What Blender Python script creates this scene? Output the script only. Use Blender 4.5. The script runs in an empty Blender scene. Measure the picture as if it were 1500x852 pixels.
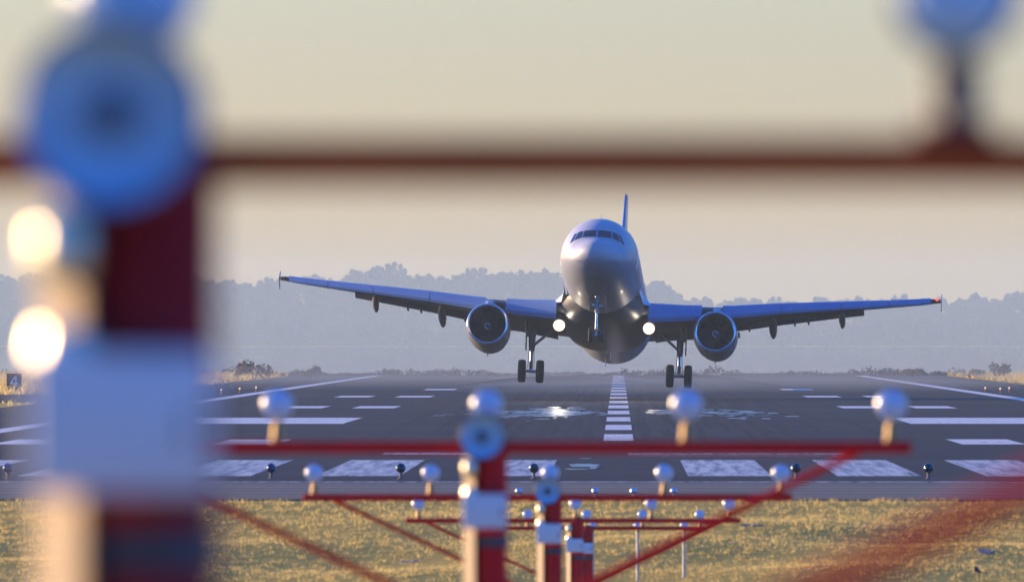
import bpy, bmesh, math, random
import numpy as np
from mathutils import Vector, Matrix

random.seed(7)
rng = np.random.default_rng(7)
SC = bpy.context.scene
COL = SC.collection
PI = math.pi
R = math.radians

# ------------------------------------------------------------------ camera
# world: Y runs along the runway away from the camera, X to the right, runway surface at z = 0
FPX = 24000.0            # focal length in pixels of a 1500 px wide frame
CAM_Z = 3.0
VX, VY = 906.0, 498.0    # where the runway vanishes in the photograph
PLANE_D = 823.0          # distance of the aircraft's nose


def at(px, py, d):
    """world point seen at pixel (px, py) at distance d"""
    return Vector(((px - VX) / FPX * d, d, CAM_Z - (py - VY) / FPX * d))


cam = bpy.data.cameras.new('camera')
cam.sensor_width = 36.0
cam.lens = FPX / 1500 * 36.0
cam.clip_start = 0.5
cam.clip_end = 40000
cam.dof.use_dof = True
cam.dof.focus_distance = PLANE_D + 4
cam.dof.aperture_fstop = 8.3
co = bpy.data.objects.new('camera', cam)
COL.objects.link(co)
co.location = (0, 0, CAM_Z)
co.rotation_euler = (R(90) + math.atan((VY - 426) / FPX), 0, math.atan((VX - 750) / FPX))
SC.camera = co

# ------------------------------------------------------------------ sun, sky
SUN_EL = R(10.0)
SUN_AZ = R(28)            # the sun stands to the left, this much beyond square-on
to_sun = Vector((-math.cos(SUN_AZ) * math.cos(SUN_EL), math.sin(SUN_AZ) * math.cos(SUN_EL), math.sin(SUN_EL)))
sl = bpy.data.lights.new('sun', 'SUN')
sl.energy = 4.3
sl.angle = R(0.53)
sl.color = (1.0, 0.66, 0.33)
so = bpy.data.objects.new('sun', sl)
COL.objects.link(so)
so.rotation_euler = to_sun.to_track_quat('Z', 'Y').to_euler()

W = bpy.data.worlds.new('World')
SC.world = W
W.use_nodes = True
nt = W.node_tree
for n in list(nt.nodes):
    nt.nodes.remove(n)
N, L = nt.nodes.new, nt.links.new
wo = N('ShaderNodeOutputWorld')
bg = N('ShaderNodeBackground')
bg.inputs['Strength'].default_value = 0.11
L(bg.outputs[0], wo.inputs['Surface'])
sky = N('ShaderNodeTexSky')
sky.sky_type = 'NISHITA'
sky.sun_disc = False
sky.sun_elevation = SUN_EL
# Nishita: rotation 0 puts the sun at +Y, growing clockwise seen from above
sky.sun_rotation = math.atan2(to_sun.x, to_sun.y) % (2 * PI)
sky.air_density = 1.0
sky.dust_density = 1.2
sky.ozone_density = 4.0
tc = N('ShaderNodeTexCoord')
# direction towards the bright side of the sky
dot = N('ShaderNodeVectorMath'); dot.operation = 'DOT_PRODUCT'
L(tc.outputs['Generated'], dot.inputs[0])
dot.inputs[1].default_value = (-0.45, 0.89, 0)
mr = N('ShaderNodeMapRange'); mr.interpolation_type = 'SMOOTHSTEP'
L(dot.outputs['Value'], mr.inputs['Value'])
mr.inputs['From Min'].default_value = 0.25
mr.inputs['From Max'].default_value = 0.85
sep = N('ShaderNodeSeparateXYZ')
L(tc.outputs['Generated'], sep.inputs[0])
me = N('ShaderNodeMapRange'); me.interpolation_type = 'SMOOTHSTEP'
L(sep.outputs['Z'], me.inputs['Value'])
me.inputs['From Min'].default_value = 0.03
me.inputs['From Max'].default_value = 0.30
me.inputs['To Min'].default_value = 1.0
me.inputs['To Max'].default_value = 0.0
mm = N('ShaderNodeMath'); mm.operation = 'MULTIPLY'
L(mr.outputs[0], mm.inputs[0]); L(me.outputs[0], mm.inputs[1])
mixc = N('ShaderNodeMix'); mixc.data_type = 'RGBA'
L(mm.outputs[0], mixc.inputs['Factor'])
mixc.inputs['A'].default_value = (0.13, 0.66, 1.58, 1)
mixc.inputs['B'].default_value = (1.30, 1.18, 1.20, 1)
mul = N('ShaderNodeMix'); mul.data_type = 'RGBA'; mul.blend_type = 'MULTIPLY'
mul.inputs['Factor'].default_value = 1.0
L(sky.outputs[0], mul.inputs['A']); L(mixc.outputs['Result'], mul.inputs['B'])
# the lowest degree and a half of the sky is warmer
mw = N('ShaderNodeMapRange'); mw.interpolation_type = 'SMOOTHSTEP'
L(sep.outputs['Z'], mw.inputs['Value'])
mw.inputs['From Min'].default_value = 0.0
mw.inputs['From Max'].default_value = 0.022
wc = N('ShaderNodeMix'); wc.data_type = 'RGBA'
L(mw.outputs[0], wc.inputs['Factor'])
wc.inputs['A'].default_value = (1.66, 1.36, 0.66, 1)
wc.inputs['B'].default_value = (1.16, 1.22, 1.27, 1)
mul2 = N('ShaderNodeMix'); mul2.data_type = 'RGBA'; mul2.blend_type = 'MULTIPLY'
mul2.inputs['Factor'].default_value = 1.0
L(mul.outputs['Result'], mul2.inputs['A']); L(wc.outputs['Result'], mul2.inputs['B'])
L(mul2.outputs['Result'], bg.inputs['Color'])

SC.view_settings.view_transform = 'Standard'
SC.view_settings.look = 'None'
SC.view_settings.exposure = 0.92
SC.view_settings.gamma = 1.0
SC.render.engine = 'CYCLES'
SC.cycles.use_denoising = True
SC.cycles.volume_bounces = 1
SC.cycles.max_bounces = 8
SC.cycles.sample_clamp_indirect = 8.0


# ------------------------------------------------------------------ materials
def sock(b, *names):
    for n in names:
        if n in b.inputs:
            return b.inputs[n]


def mat(name, col, rough=0.5, metal=0.0, var=0.12, vscale=6.0, spec=0.5, coat=0.0, stretch=(1, 1, 1), bump=0.0):
    m = bpy.data.materials.new(name)
    m.use_nodes = True
    t = m.node_tree
    b = t.nodes['Principled BSDF']
    b.inputs['Roughness'].default_value = rough
    b.inputs['Metallic'].default_value = metal
    sock(b, 'Specular IOR Level').default_value = spec
    sock(b, 'Coat Weight').default_value = coat
    sock(b, 'Coat Roughness').default_value = 0.08
    tcn = t.nodes.new('ShaderNodeTexCoord')
    mp = t.nodes.new('ShaderNodeMapping')
    mp.inputs['Scale'].default_value = stretch
    t.links.new(tcn.outputs['Object'], mp.inputs[0])
    no = t.nodes.new('ShaderNodeTexNoise')
    no.inputs['Scale'].default_value = vscale
    no.inputs['Detail'].default_value = 6
    t.links.new(mp.outputs[0], no.inputs['Vector'])
    mx = t.nodes.new('ShaderNodeMix'); mx.data_type = 'RGBA'
    t.links.new(no.outputs['Fac'], mx.inputs['Factor'])
    mx.inputs['A'].default_value = (*[max(0, c * (1 - 2 * var)) for c in col], 1)
    mx.inputs['B'].default_value = (*[min(1, c * (1 + 2 * var)) for c in col], 1)
    t.links.new(mx.outputs['Result'], b.inputs['Base Color'])
    if bump:
        bn = t.nodes.new('ShaderNodeBump')
        bn.inputs['Strength'].default_value = bump
        t.links.new(no.outputs['Fac'], bn.inputs['Height'])
        t.links.new(bn.outputs[0], b.inputs['Normal'])
    return m


def emit(name, col, strength):
    m = bpy.data.materials.new(name)
    m.use_nodes = True
    t = m.node_tree
    t.nodes.remove(t.nodes['Principled BSDF'])
    e = t.nodes.new('ShaderNodeEmission')
    e.inputs['Color'].default_value = (*col, 1)
    e.inputs['Strength'].default_value = strength
    t.links.new(e.outputs[0], t.nodes['Material Output'].inputs['Surface'])
    return m


M = {}
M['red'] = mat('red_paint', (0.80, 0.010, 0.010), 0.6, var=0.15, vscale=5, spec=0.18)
M['conduit'] = mat('tan_conduit', (0.25, 0.15, 0.082), 0.55, 0.0, var=0.08)
M['coupling'] = mat('polished_coupling', (0.80, 0.72, 0.54), 0.32, 1.0, var=0.03)
M['box'] = mat('white_enamel', (0.80, 0.80, 0.80), 0.4, var=0.06)
M['lamp'] = mat('lamp_metal', (0.84, 0.84, 0.84), 0.30, 0.85, var=0.05)
M['lamp_lens'] = mat('frosted_lamp_lens', (0.66, 0.74, 0.88), 0.26, 0.0, var=0.06, vscale=30)
M['lens'] = mat('lamp_glass', (0.55, 0.58, 0.62), 0.12, 0.6, var=0.1, vscale=30)
M['bowl'] = mat('blue_reflector_bowl', (0.52, 0.74, 1.0), 0.35, 0.0, var=0.12, vscale=14)
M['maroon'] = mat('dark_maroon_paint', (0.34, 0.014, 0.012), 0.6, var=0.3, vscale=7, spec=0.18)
M['rust'] = mat('flare_tinted_red_paint', (0.55, 0.085, 0.012), 0.6, var=0.2, vscale=5, spec=0.15)  # red shifted to orange: backlight flare put into the nearest crossbar's colour
M['ring'] = mat('dark_housing', (0.06, 0.065, 0.08), 0.4, var=0.15)
M['bulb'] = mat('flash_tube', (0.10, 0.12, 0.15), 0.2, var=0.1)
M['knuckle'] = mat('aged_casting', (0.36, 0.25, 0.11), 0.36, 0.85, var=0.15, vscale=20)
M['globe'] = mat('dark_green_glass', (0.012, 0.030, 0.040), 0.12, var=0.2, coat=0.6)
M['globe_blue'] = mat('dark_blue_glass', (0.012, 0.030, 0.120), 0.12, var=0.2, coat=0.6)
M['stake'] = mat('grey_stem', (0.10, 0.10, 0.11), 0.5, var=0.1)
M['pole'] = mat('thin_steel_pole', (0.50, 0.48, 0.44), 0.35, 0.5, var=0.1)
M['tyre'] = mat('tyre_rubber', (0.018, 0.018, 0.020), 0.75, var=0.15)
M['hub'] = mat('wheel_hub', (0.30, 0.30, 0.32), 0.4, 0.6, var=0.1)
M['strut'] = mat('gear_strut', (0.32, 0.33, 0.35), 0.35, 0.3, var=0.1)
M['chrome'] = mat('oleo_chrome', (0.80, 0.80, 0.82), 0.15, 0.95, var=0.03)
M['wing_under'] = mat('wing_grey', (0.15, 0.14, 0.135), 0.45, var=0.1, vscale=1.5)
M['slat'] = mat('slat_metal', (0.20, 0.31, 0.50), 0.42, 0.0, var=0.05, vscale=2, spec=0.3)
M['fairing'] = mat('fairing_grey', (0.15, 0.148, 0.145), 0.4, var=0.1, vscale=2)
M['nacelle'] = mat('nacelle_paint', (0.27, 0.27, 0.28), 0.35, var=0.06, vscale=2, coat=0.3)
M['lip'] = mat('inlet_lip_metal', (0.88, 0.88, 0.90), 0.2, 0.9, var=0.03)
M['duct'] = mat('inlet_duct', (0.10, 0.10, 0.11), 0.4, var=0.1)
M['fan'] = mat('fan_blades', (0.09, 0.09, 0.10), 0.35, 0.6, var=0.2)
M['spinner'] = mat('spinner', (0.14, 0.14, 0.15), 0.4, var=0.1)
M['glass'] = mat('cockpit_glass', (0.010, 0.014, 0.024), 0.08, var=0.2, coat=0.3)
M['fin'] = mat('fin_blue', (0.10, 0.15, 0.34), 0.3, var=0.08, vscale=1, coat=0.4)
M['light'] = emit('landing_light_glow', (1.0, 0.90, 0.72), 7)


def lamp_glow():
    """hot filament in the middle of a reflector that dims towards its rim (UV x = radius)"""
    m = M['light']; t = m.node_tree
    uv = t.nodes.new('ShaderNodeUVMap')
    s = t.nodes.new('ShaderNodeSeparateXYZ'); t.links.new(uv.outputs[0], s.inputs[0])
    r = t.nodes.new('ShaderNodeValToRGB'); t.links.new(s.outputs['X'], r.inputs[0])
    el = r.color_ramp.elements
    el[0].position = 0.0; el[0].color = (1, 0.95, 0.86, 1)
    el[1].position = 1.0; el[1].color = (0.010, 0.0055, 0.003, 1)
    a = el.new(0.40); a.color = (0.42, 0.36, 0.27, 1)
    b = el.new(0.68); b.color = (0.065, 0.048, 0.032, 1)
    e = [n for n in t.nodes if n.type == 'EMISSION'][0]
    t.links.new(r.outputs[0], e.inputs['Color']); e.inputs['Strength'].default_value = 45


lamp_glow()
M['nav_red'] = emit('nav_red', (1.0, 0.03, 0.01), 4)
M['edge_glow'] = emit('edge_lamp_glow', (1.0, 0.72, 0.50), 0.6)
M['edge_orange'] = mat('orange_stake', (0.65, 0.16, 0.03), 0.5)
M['sign'] = mat('sign_black', (0.012, 0.014, 0.022), 0.5, var=0.1)
M['digit'] = mat('sign_white', (0.62, 0.64, 0.70), 0.5, var=0.05)
M['bark'] = mat('bark', (0.10, 0.075, 0.05), 0.9)
M['dark'] = mat('dark_rubber', (0.012, 0.014, 0.022), 0.6)


def livery():
    """white upper shell over a grey belly, the border rising along the nose"""
    m = mat('fuselage_paint', (0.49, 0.50, 0.51), 0.46, var=0.02, vscale=0.8, coat=0.08)
    t = m.node_tree
    b = t.nodes['Principled BSDF']
    tcn = t.nodes.new('ShaderNodeTexCoord')
    s = t.nodes.new('ShaderNodeSeparateXYZ')
    t.links.new(tcn.outputs['Object'], s.inputs[0])
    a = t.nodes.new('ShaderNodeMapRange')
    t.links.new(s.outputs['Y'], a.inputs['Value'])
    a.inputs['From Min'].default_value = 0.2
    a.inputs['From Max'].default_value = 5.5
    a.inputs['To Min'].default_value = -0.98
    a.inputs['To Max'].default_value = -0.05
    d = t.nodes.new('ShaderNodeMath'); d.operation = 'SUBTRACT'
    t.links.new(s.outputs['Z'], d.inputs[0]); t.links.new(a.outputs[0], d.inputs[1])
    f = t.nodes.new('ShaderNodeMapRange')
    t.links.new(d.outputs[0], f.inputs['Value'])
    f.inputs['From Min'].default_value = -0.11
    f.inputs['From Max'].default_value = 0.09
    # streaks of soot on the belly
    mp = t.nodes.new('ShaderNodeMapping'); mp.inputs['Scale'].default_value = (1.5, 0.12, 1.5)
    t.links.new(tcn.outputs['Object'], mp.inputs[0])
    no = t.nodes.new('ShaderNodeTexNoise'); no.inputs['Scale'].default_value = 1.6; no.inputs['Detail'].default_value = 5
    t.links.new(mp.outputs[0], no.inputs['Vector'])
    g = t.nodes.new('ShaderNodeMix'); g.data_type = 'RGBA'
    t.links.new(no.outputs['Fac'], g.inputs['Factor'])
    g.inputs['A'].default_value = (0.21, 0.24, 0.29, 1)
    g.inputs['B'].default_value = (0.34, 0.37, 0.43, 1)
    # panel joints
    br = t.nodes.new('ShaderNodeMath'); br.operation = 'FRACT'
    sc = t.nodes.new('ShaderNodeMath'); sc.operation = 'MULTIPLY'; sc.inputs[1].default_value = 0.62
    t.links.new(s.outputs['Y'], sc.inputs[0]); t.links.new(sc.outputs[0], br.inputs[0])
    ln = t.nodes.new('ShaderNodeMath'); ln.operation = 'GREATER_THAN'; ln.inputs[1].default_value = 0.982
    t.links.new(br.outputs[0], ln.inputs[0])
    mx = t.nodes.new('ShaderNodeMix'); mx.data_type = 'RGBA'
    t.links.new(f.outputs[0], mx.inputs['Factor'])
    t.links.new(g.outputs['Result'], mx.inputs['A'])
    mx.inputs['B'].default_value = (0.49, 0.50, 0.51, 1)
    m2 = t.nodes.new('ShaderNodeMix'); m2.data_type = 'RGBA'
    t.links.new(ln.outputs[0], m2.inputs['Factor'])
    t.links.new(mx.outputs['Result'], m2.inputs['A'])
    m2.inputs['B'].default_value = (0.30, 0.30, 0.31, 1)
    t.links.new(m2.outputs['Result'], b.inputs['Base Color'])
    return m


M['livery'] = livery()


def ground_mat(name, c1, c2, c3, rough, stretch, s1, s2, spec=0.3, patch=None):
    """two scales of noise between three tones, laid out in world metres"""
    m = bpy.data.materials.new(name)
    m.use_nodes = True
    t = m.node_tree
    b = t.nodes['Principled BSDF']
    sock(b, 'Specular IOR Level').default_value = spec
    b.inputs['Roughness'].default_value = rough
    tcn = t.nodes.new('ShaderNodeTexCoord')
    mp = t.nodes.new('ShaderNodeMapping'); mp.inputs['Scale'].default_value = stretch
    t.links.new(tcn.outputs['Object'], mp.inputs[0])
    n1 = t.nodes.new('ShaderNodeTexNoise'); n1.inputs['Scale'].default_value = s1; n1.inputs['Detail'].default_value = 8
    n2 = t.nodes.new('ShaderNodeTexNoise'); n2.inputs['Scale'].default_value = s2; n2.inputs['Detail'].default_value = 8
    n2.inputs['Roughness'].default_value = 0.7
    t.links.new(mp.outputs[0], n1.inputs['Vector']); t.links.new(mp.outputs[0], n2.inputs['Vector'])
    r1 = t.nodes.new('ShaderNodeMapRange'); r1.inputs['From Min'].default_value = 0.35; r1.inputs['From Max'].default_value = 0.65
    r2 = t.nodes.new('ShaderNodeMapRange'); r2.inputs['From Min'].default_value = 0.35; r2.inputs['From Max'].default_value = 0.70
    t.links.new(n1.outputs['Fac'], r1.inputs['Value']); t.links.new(n2.outputs['Fac'], r2.inputs['Value'])
    a = t.nodes.new('ShaderNodeMix'); a.data_type = 'RGBA'
    a.inputs['A'].default_value = (*c1, 1); a.inputs['B'].default_value = (*c2, 1)
    t.links.new(r1.outputs[0], a.inputs['Factor'])
    c = t.nodes.new('ShaderNodeMix'); c.data_type = 'RGBA'
    t.links.new(a.outputs['Result'], c.inputs['A']); c.inputs['B'].default_value = (*c3, 1)
    t.links.new(r2.outputs[0], c.inputs['Factor'])
    t.links.new(c.outputs['Result'], b.inputs['Base Color'])
    rr = t.nodes.new('ShaderNodeMapRange')
    rr.inputs['To Min'].default_value = rough - 0.12; rr.inputs['To Max'].default_value = min(1, rough + 0.12)
    t.links.new(n2.outputs['Fac'], rr.inputs['Value'])
    t.links.new(rr.outputs[0], b.inputs['Roughness'])
    return m


M['asphalt'] = ground_mat('runway_asphalt', (0.026, 0.026, 0.024), (0.050, 0.048, 0.043), (0.033, 0.032, 0.030), 0.75, (0.5, 0.11, 1), 0.30, 2.4, 0.08)
M['pad'] = ground_mat('blast_pad', (0.120, 0.104, 0.068), (0.155, 0.135, 0.09), (0.13, 0.112, 0.075), 0.8, (1, 0.5, 1), 0.25, 2.5, 0.25)
M['soil'] = ground_mat('dry_turf', (0.50, 0.36, 0.06), (0.58, 0.42, 0.085), (0.38, 0.28, 0.045), 0.95, (1, 0.9, 1), 0.35, 2.6, 0.1)
M['water'] = mat('river_water', (0.05, 0.055, 0.055), 0.0, var=0.1, vscale=0.05)
M['puddle'] = mat('puddle_water', (0.04, 0.045, 0.05), 0.5, var=0.2)


def paint_mat(name, wear, col=(0.70, 0.68, 0.58), under=(0.055, 0.056, 0.058), sx=(4.5, 0.07, 1), sc=1.0, rough=0.5, spec=0.25):
    """road paint worn through to the asphalt in patches"""
    m = bpy.data.materials.new(name)
    m.use_nodes = True
    t = m.node_tree
    b = t.nodes['Principled BSDF']
    b.inputs['Roughness'].default_value = rough
    sock(b, 'Specular IOR Level').default_value = spec
    tcn = t.nodes.new('ShaderNodeTexCoord')
    mp = t.nodes.new('ShaderNodeMapping'); mp.inputs['Scale'].default_value = sx
    t.links.new(tcn.outputs['Object'], mp.inputs[0])
    n = t.nodes.new('ShaderNodeTexNoise'); n.inputs['Scale'].default_value = sc; n.inputs['Detail'].default_value = 9
    n.inputs['Roughness'].default_value = 0.72
    t.links.new(mp.outputs[0], n.inputs['Vector'])
    r = t.nodes.new('ShaderNodeMapRange')
    r.inputs['From Min'].default_value = wear - 0.10
    r.inputs['From Max'].default_value = wear + 0.10
    t.links.new(n.outputs['Fac'], r.inputs['Value'])
    a = t.nodes.new('ShaderNodeMix'); a.data_type = 'RGBA'
    a.inputs['A'].default_value = (*under, 1); a.inputs['B'].default_value = (*col, 1)
    t.links.new(r.outputs[0], a.inputs['Factor'])
    t.links.new(a.outputs['Result'], b.inputs['Base Color'])
    return m


M['paint'] = paint_mat('white_paint', 0.35)
M['paint_worn'] = paint_mat('worn_white_paint', 0.46, (0.58, 0.57, 0.50))
M['glint_paint_patch'] = paint_mat('scattered_glints_and_paint', 0.55, (0.19, 0.19, 0.185), sx=(2.2, 0.16, 1), sc=0.9, rough=0.3)  # pale dashes: landing-light glints painted on the asphalt, plus some worn paint
M['joint'] = paint_mat('pale_joint', 0.36, (0.30, 0.28, 0.24), (0.125, 0.112, 0.088), sx=(0.5, 1, 1))


# ------------------------------------------------------------------ mesh helper
class MB:
    def __init__(s):
        s.v, s.f = [], []

    def add(s, vs, fs):
        o = len(s.v)
        s.v += [tuple(p) for p in vs]
        s.f += [tuple(i + o for i in f) for f in fs]
        return s

    def box(s, c, size, rot=None):
        c = Vector(c); h = Vector(size) / 2
        vs = []
        for x in (-1, 1):
            for y in (-1, 1):
                for z in (-1, 1):
                    p = Vector((x * h.x, y * h.y, z * h.z))
                    if rot: p = rot @ p
                    vs.append(c + p)
        return s.add(vs, [(0, 1, 3, 2), (4, 6, 7, 5), (0, 4, 5, 1), (2, 3, 7, 6), (0, 2, 6, 4), (1, 5, 7, 3)])

    def rbox(s, c, size, b, rot=None):
        """box with chamfered edges"""
        bm = bmesh.new()
        bmesh.ops.create_cube(bm, size=1)
        for v in bm.verts:
            v.co = Vector((v.co.x * size[0], v.co.y * size[1], v.co.z * size[2]))
        bmesh.ops.bevel(bm, geom=bm.edges[:], offset=b, segments=2, affect='EDGES', profile=0.6)
        bm.verts.index_update()
        vs = [Vector(c) + (rot @ v.co if rot else v.co) for v in bm.verts]
        fs = [tuple(v.index for v in f.verts) for f in bm.faces]
        bm.free()
        return s.add(vs, fs)

    def tube(s, p0, p1, r0, r1=None, n=16, cap=True):
        return s.lathe([(r0, 0), (r0 if r1 is None else r1, (Vector(p1) - Vector(p0)).length)], p0, Vector(p1) - Vector(p0), n, cap)

    def lathe(s, prof, origin=(0, 0, 0), axis=(0, 0, 1), n=24, cap=True):
        q = Vector(axis).to_track_quat('Z', 'Y')
        o = Vector(origin)
        rings = []
        for r, t in prof:
            rings.append([o + q @ Vector((r * math.cos(2 * PI * k / n), r * math.sin(2 * PI * k / n), t)) for k in range(n)])
        return s.loft(rings, cap)

    def loft(s, rings, cap=True, closed=True):
        n = len(rings[0])
        vs = [p for r in rings for p in r]
        fs = []
        for i in range(len(rings) - 1):
            for k in range(n if closed else n - 1):
                a, b = i * n + k, i * n + (k + 1) % n
                fs.append((a, b, b + n, a + n))
        if cap:
            fs.append(tuple(range(n - 1, -1, -1)))
        if cap and cap != 'start':
            fs.append(tuple((len(rings) - 1) * n + k for k in range(n)))
        return s.add(vs, fs)

    def sphere(s, c, r, sx=1, sy=1, sz=1, n=20, m=12):
        rings = []
        for i in range(m + 1):
            a = -PI / 2 + PI * i / m
            rr = max(1e-4, math.cos(a))
            rings.append([Vector(c) + Vector((r * sx * rr * math.cos(2 * PI * k / n), r * sy * rr * math.sin(2 * PI * k / n), r * sz * math.sin(a))) for k in range(n)])
        return s.loft(rings, True)

    def build(s, name, material, parent=None, smooth=True):
        me = bpy.data.meshes.new(name)
        me.from_pydata(s.v, [], s.f)
        bm = bmesh.new(); bm.from_mesh(me)
        bmesh.ops.recalc_face_normals(bm, faces=bm.faces[:])
        if smooth:
            for f in bm.faces: f.smooth = True
            for e in bm.edges:
                if len(e.link_faces) == 2 and e.calc_face_angle(0) > R(38): e.smooth = False
        bm.to_mesh(me); bm.free()
        me.materials.append(material)
        o = bpy.data.objects.new(name, me)
        COL.objects.link(o)
        if parent: o.parent = parent
        return o


def empty(name, loc):
    o = bpy.data.objects.new(name, None)
    o.empty_display_size = 0.2
    COL.objects.link(o)
    o.location = loc
    return o


def tag(o, label=None, cat=None, group=None, kind=None):
    if label: o['label'] = label
    if cat: o['category'] = cat
    if group: o['group'] = group
    if kind: o['kind'] = kind
    return o


def children(o):
    return [c for c in COL.objects if c.parent == o]


def copy_tree(o, parent=None):
    c = o.copy(); COL.objects.link(c); c.parent = parent
    for ch in children(o): copy_tree(ch, c)
    return c


# ------------------------------------------------------------------ terrain
PROFILE = [(-300, 1.35), (6, 1.3), (14, 1.0), (32, -0.2), (60, -1.6), (110, -2.7), (200, -3.1), (250, -2.75), (268, -2.05), (287, -1.15),
           (300, -0.52), (309.5, -0.035), (330, -0.03), (1400, -0.03), (1425, -2.6), (2000, -5), (11700, -5), (11800, -1.3), (14000, -1.2)]


def gz(y):
    for (a, za), (b, zb) in zip(PROFILE, PROFILE[1:]):
        if a <= y <= b:
            return za + (zb - za) * (y - a) / (b - a)
    return PROFILE[-1][1]


def sheet(name, xs, ys, zf, material, kind='structure'):
    v = [(x, y, zf(x, y)) for y in ys for x in xs]
    n = len(xs)
    f = [(j * n + i, j * n + i + 1, (j + 1) * n + i + 1, (j + 1) * n + i) for j in range(len(ys) - 1) for i in range(n - 1)]
    me = bpy.data.meshes.new(name); me.from_pydata(v, [], f)
    for p in me.polygons: p.use_smooth = True
    me.materials.append(material)
    o = bpy.data.objects.new(name, me); COL.objects.link(o)
    tag(o, kind=kind)
    return o


xs = [-3900, -2500, -800, -200, -60, -45, -35] + list(np.arange(-26, 26.1, 0.8)) + [35, 45, 60, 200, 800, 2500, 3900]
ys = [-300, -100] + list(np.arange(0, 264, 6.0)) + list(np.arange(264, 309, 0.9)) + [309.5, 330, 400, 600, 900, 1200, 1400, 1412, 1425, 1700, 2000, 4000, 7000, 11700, 11800, 13900]
ys = sorted(set(ys))


def ground_z(x, y):
    bump = 0.0
    if abs(x) < 61 and 200 < y < 306:
        bump = 0.10 * math.sin(x * 0.31 + y * 0.13) + 0.06 * math.sin(x * 0.83 - y * 0.4) + 0.05 * math.sin(y * 0.9 + 0.2 * x)
    return gz(y) + bump * min(1, (309.5 - y) / 12 if y < 309.5 else 0)


tag(sheet('ground', xs, ys, ground_z, M['soil']), 'golden dry turf around the runway', None)
sheet('river_water', [-3900, 3900], [1410, 11780], lambda x, y: -1.5, M['water'])

flat = lambda z: (lambda x, y: z)
# asphalt strip with its shoulders; drops away in a kerb at the end
rw = MB().box((0, (345 + 1396) / 2, -0.05), (55, 1396 - 345, 0.10)).build('runway', M['asphalt'], smooth=False)
tag(rw, kind='structure')
bp = MB().box((0, (309.6 + 344.98) / 2, -0.05), (70, 344.98 - 309.6, 0.10)).build('blast_pad', M['pad'], smooth=False)
tag(bp, kind='structure')
tx = MB().box((-27.52 - 120, 850, -0.052), (240, 110, 0.10)).build('taxiway', M['asphalt'], smooth=False)
tag(tx, kind='structure')

Z1 = 0.005


def quads(name, rects, material, z=Z1):
    mb = MB()
    for x0, x1, y0, y1 in rects:
        mb.add([(x0, y0, z), (x1, y0, z), (x1, y1, z), (x0, y1, z)], [(0, 1, 2, 3)])
    o = mb.build(name, material, smooth=False)
    tag(o, kind='structure')
    return o


def d_of(py):
    return FPX * CAM_Z / (py - VY)


keys = []
for k in range(6):
    a = 1.54 + 3.3 * k
    keys += [(a, a + 1.85, 362, 410), (-a - 1.85, -a, 362, 410)]
quads('threshold_stripes', keys, M['paint_worn'])
cl = []
y = d_of(645)
while y < 1380:
    cl.append((-0.45, 0.45, y, y + 33))
    y += 58
quads('centreline_dashes', cl, M['paint'])
quads('edge_lines', [(-20.9, -20.0, 415, 1392), (20.0, 20.9, 415, 1392)], M['paint'])
quads('aiming_point_blocks', [(10.5, 19.3, 588, 634), (-18.9, -9.9, 588, 634)], M['paint'])
tdz = []
for (y0, y1, n) in ((472, 496, 3), (722, 746, 2), (860, 884, 2), (985, 1009, 1)):
    for k in range(n):
        a = 9.9 + 3.2 * k
        tdz += [(a, a + 1.85, y0, y1), (-a - 1.85, -a, y0, y1)]
quads('touchdown_zone_bars', tdz, M['paint'])
quads('landing_designator_strokes', [(-6.2, -4.0, 429, 436), (0.25, 6.0, 430, 434), (0.25, 6.0, 424.5, 425.8)], M['paint_worn'])
M['rubber'] = paint_mat('tyre_rubber_streaks', 0.46, (0.020, 0.020, 0.021), (0.044, 0.043, 0.041), sx=(3.0, 0.02, 1), sc=1.0, rough=0.8, spec=0.08)
M['seam'] = mat('asphalt_seam', (0.016, 0.016, 0.017), 0.7)
rk = random.Random(8)
tm = []
for _ in range(260):
    x = rk.choice((-1, 1)) * abs(rk.gauss(3.6, 2.0)); y0 = rk.uniform(430, 1000); ln_k = rk.uniform(60, 260); wx = rk.uniform(0.05, 0.16)
    tm.append((x, y0, min(1390, y0 + ln_k), wx, rk.uniform(-0.35, 0.35)))
mb = MB()
for i, (x, y0, y1, wx, sk) in enumerate(tm):
    z = 0.0012 + 0.00001 * i
    mb.add([(x - wx * 0.3, y0, z), (x + wx * 0.3, y0, z), (x + wx + sk * 0.4, (y0 + y1) / 2, z), (x + wx * 0.3 + sk, y1, z), (x - wx * 0.3 + sk, y1, z), (x - wx + sk * 0.4, (y0 + y1) / 2, z)], [(0, 1, 2, 5), (5, 2, 3, 4)])
tag(mb.build('tyre_marks', M['rubber'], smooth=False), kind='structure')
quads('asphalt_seams', [(-27, 27, y_, y_ + w_) for y_, w_ in ((452, 0.5), (505, 0.4), (556, 0.6), (648, 0.5), (702, 0.7), (790, 0.8), (868, 2.6), (1010, 1.5), (1150, 2))], M['seam'], 0.0033)
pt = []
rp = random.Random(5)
for (mx, sxx, my, sy, cnt) in ((-2.4, 0.75, 678, 22, 120), (-4.0, 1.1, 672, 24, 60), (4.6, 1.0, 668, 22, 55), (1.9, 0.35, 680, 18, 14), (-0.85, 0.2, 392, 9, 10)):  # clusters of painted landing-light glints; the last, nearest one is worn paint
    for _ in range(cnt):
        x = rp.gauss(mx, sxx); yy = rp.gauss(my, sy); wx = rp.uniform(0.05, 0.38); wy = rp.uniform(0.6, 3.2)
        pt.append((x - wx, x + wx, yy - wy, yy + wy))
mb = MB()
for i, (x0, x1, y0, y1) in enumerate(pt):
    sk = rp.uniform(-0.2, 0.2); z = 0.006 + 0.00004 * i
    mb.add([(x0, y0, z), (x1 + sk * 0.4, y0 + rp.uniform(-.5, .5), z), (x1 + sk, y1, z), (x0 + sk * 1.3, y1 + rp.uniform(-.5, .5), z)], [(0, 1, 2, 3)])
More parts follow.
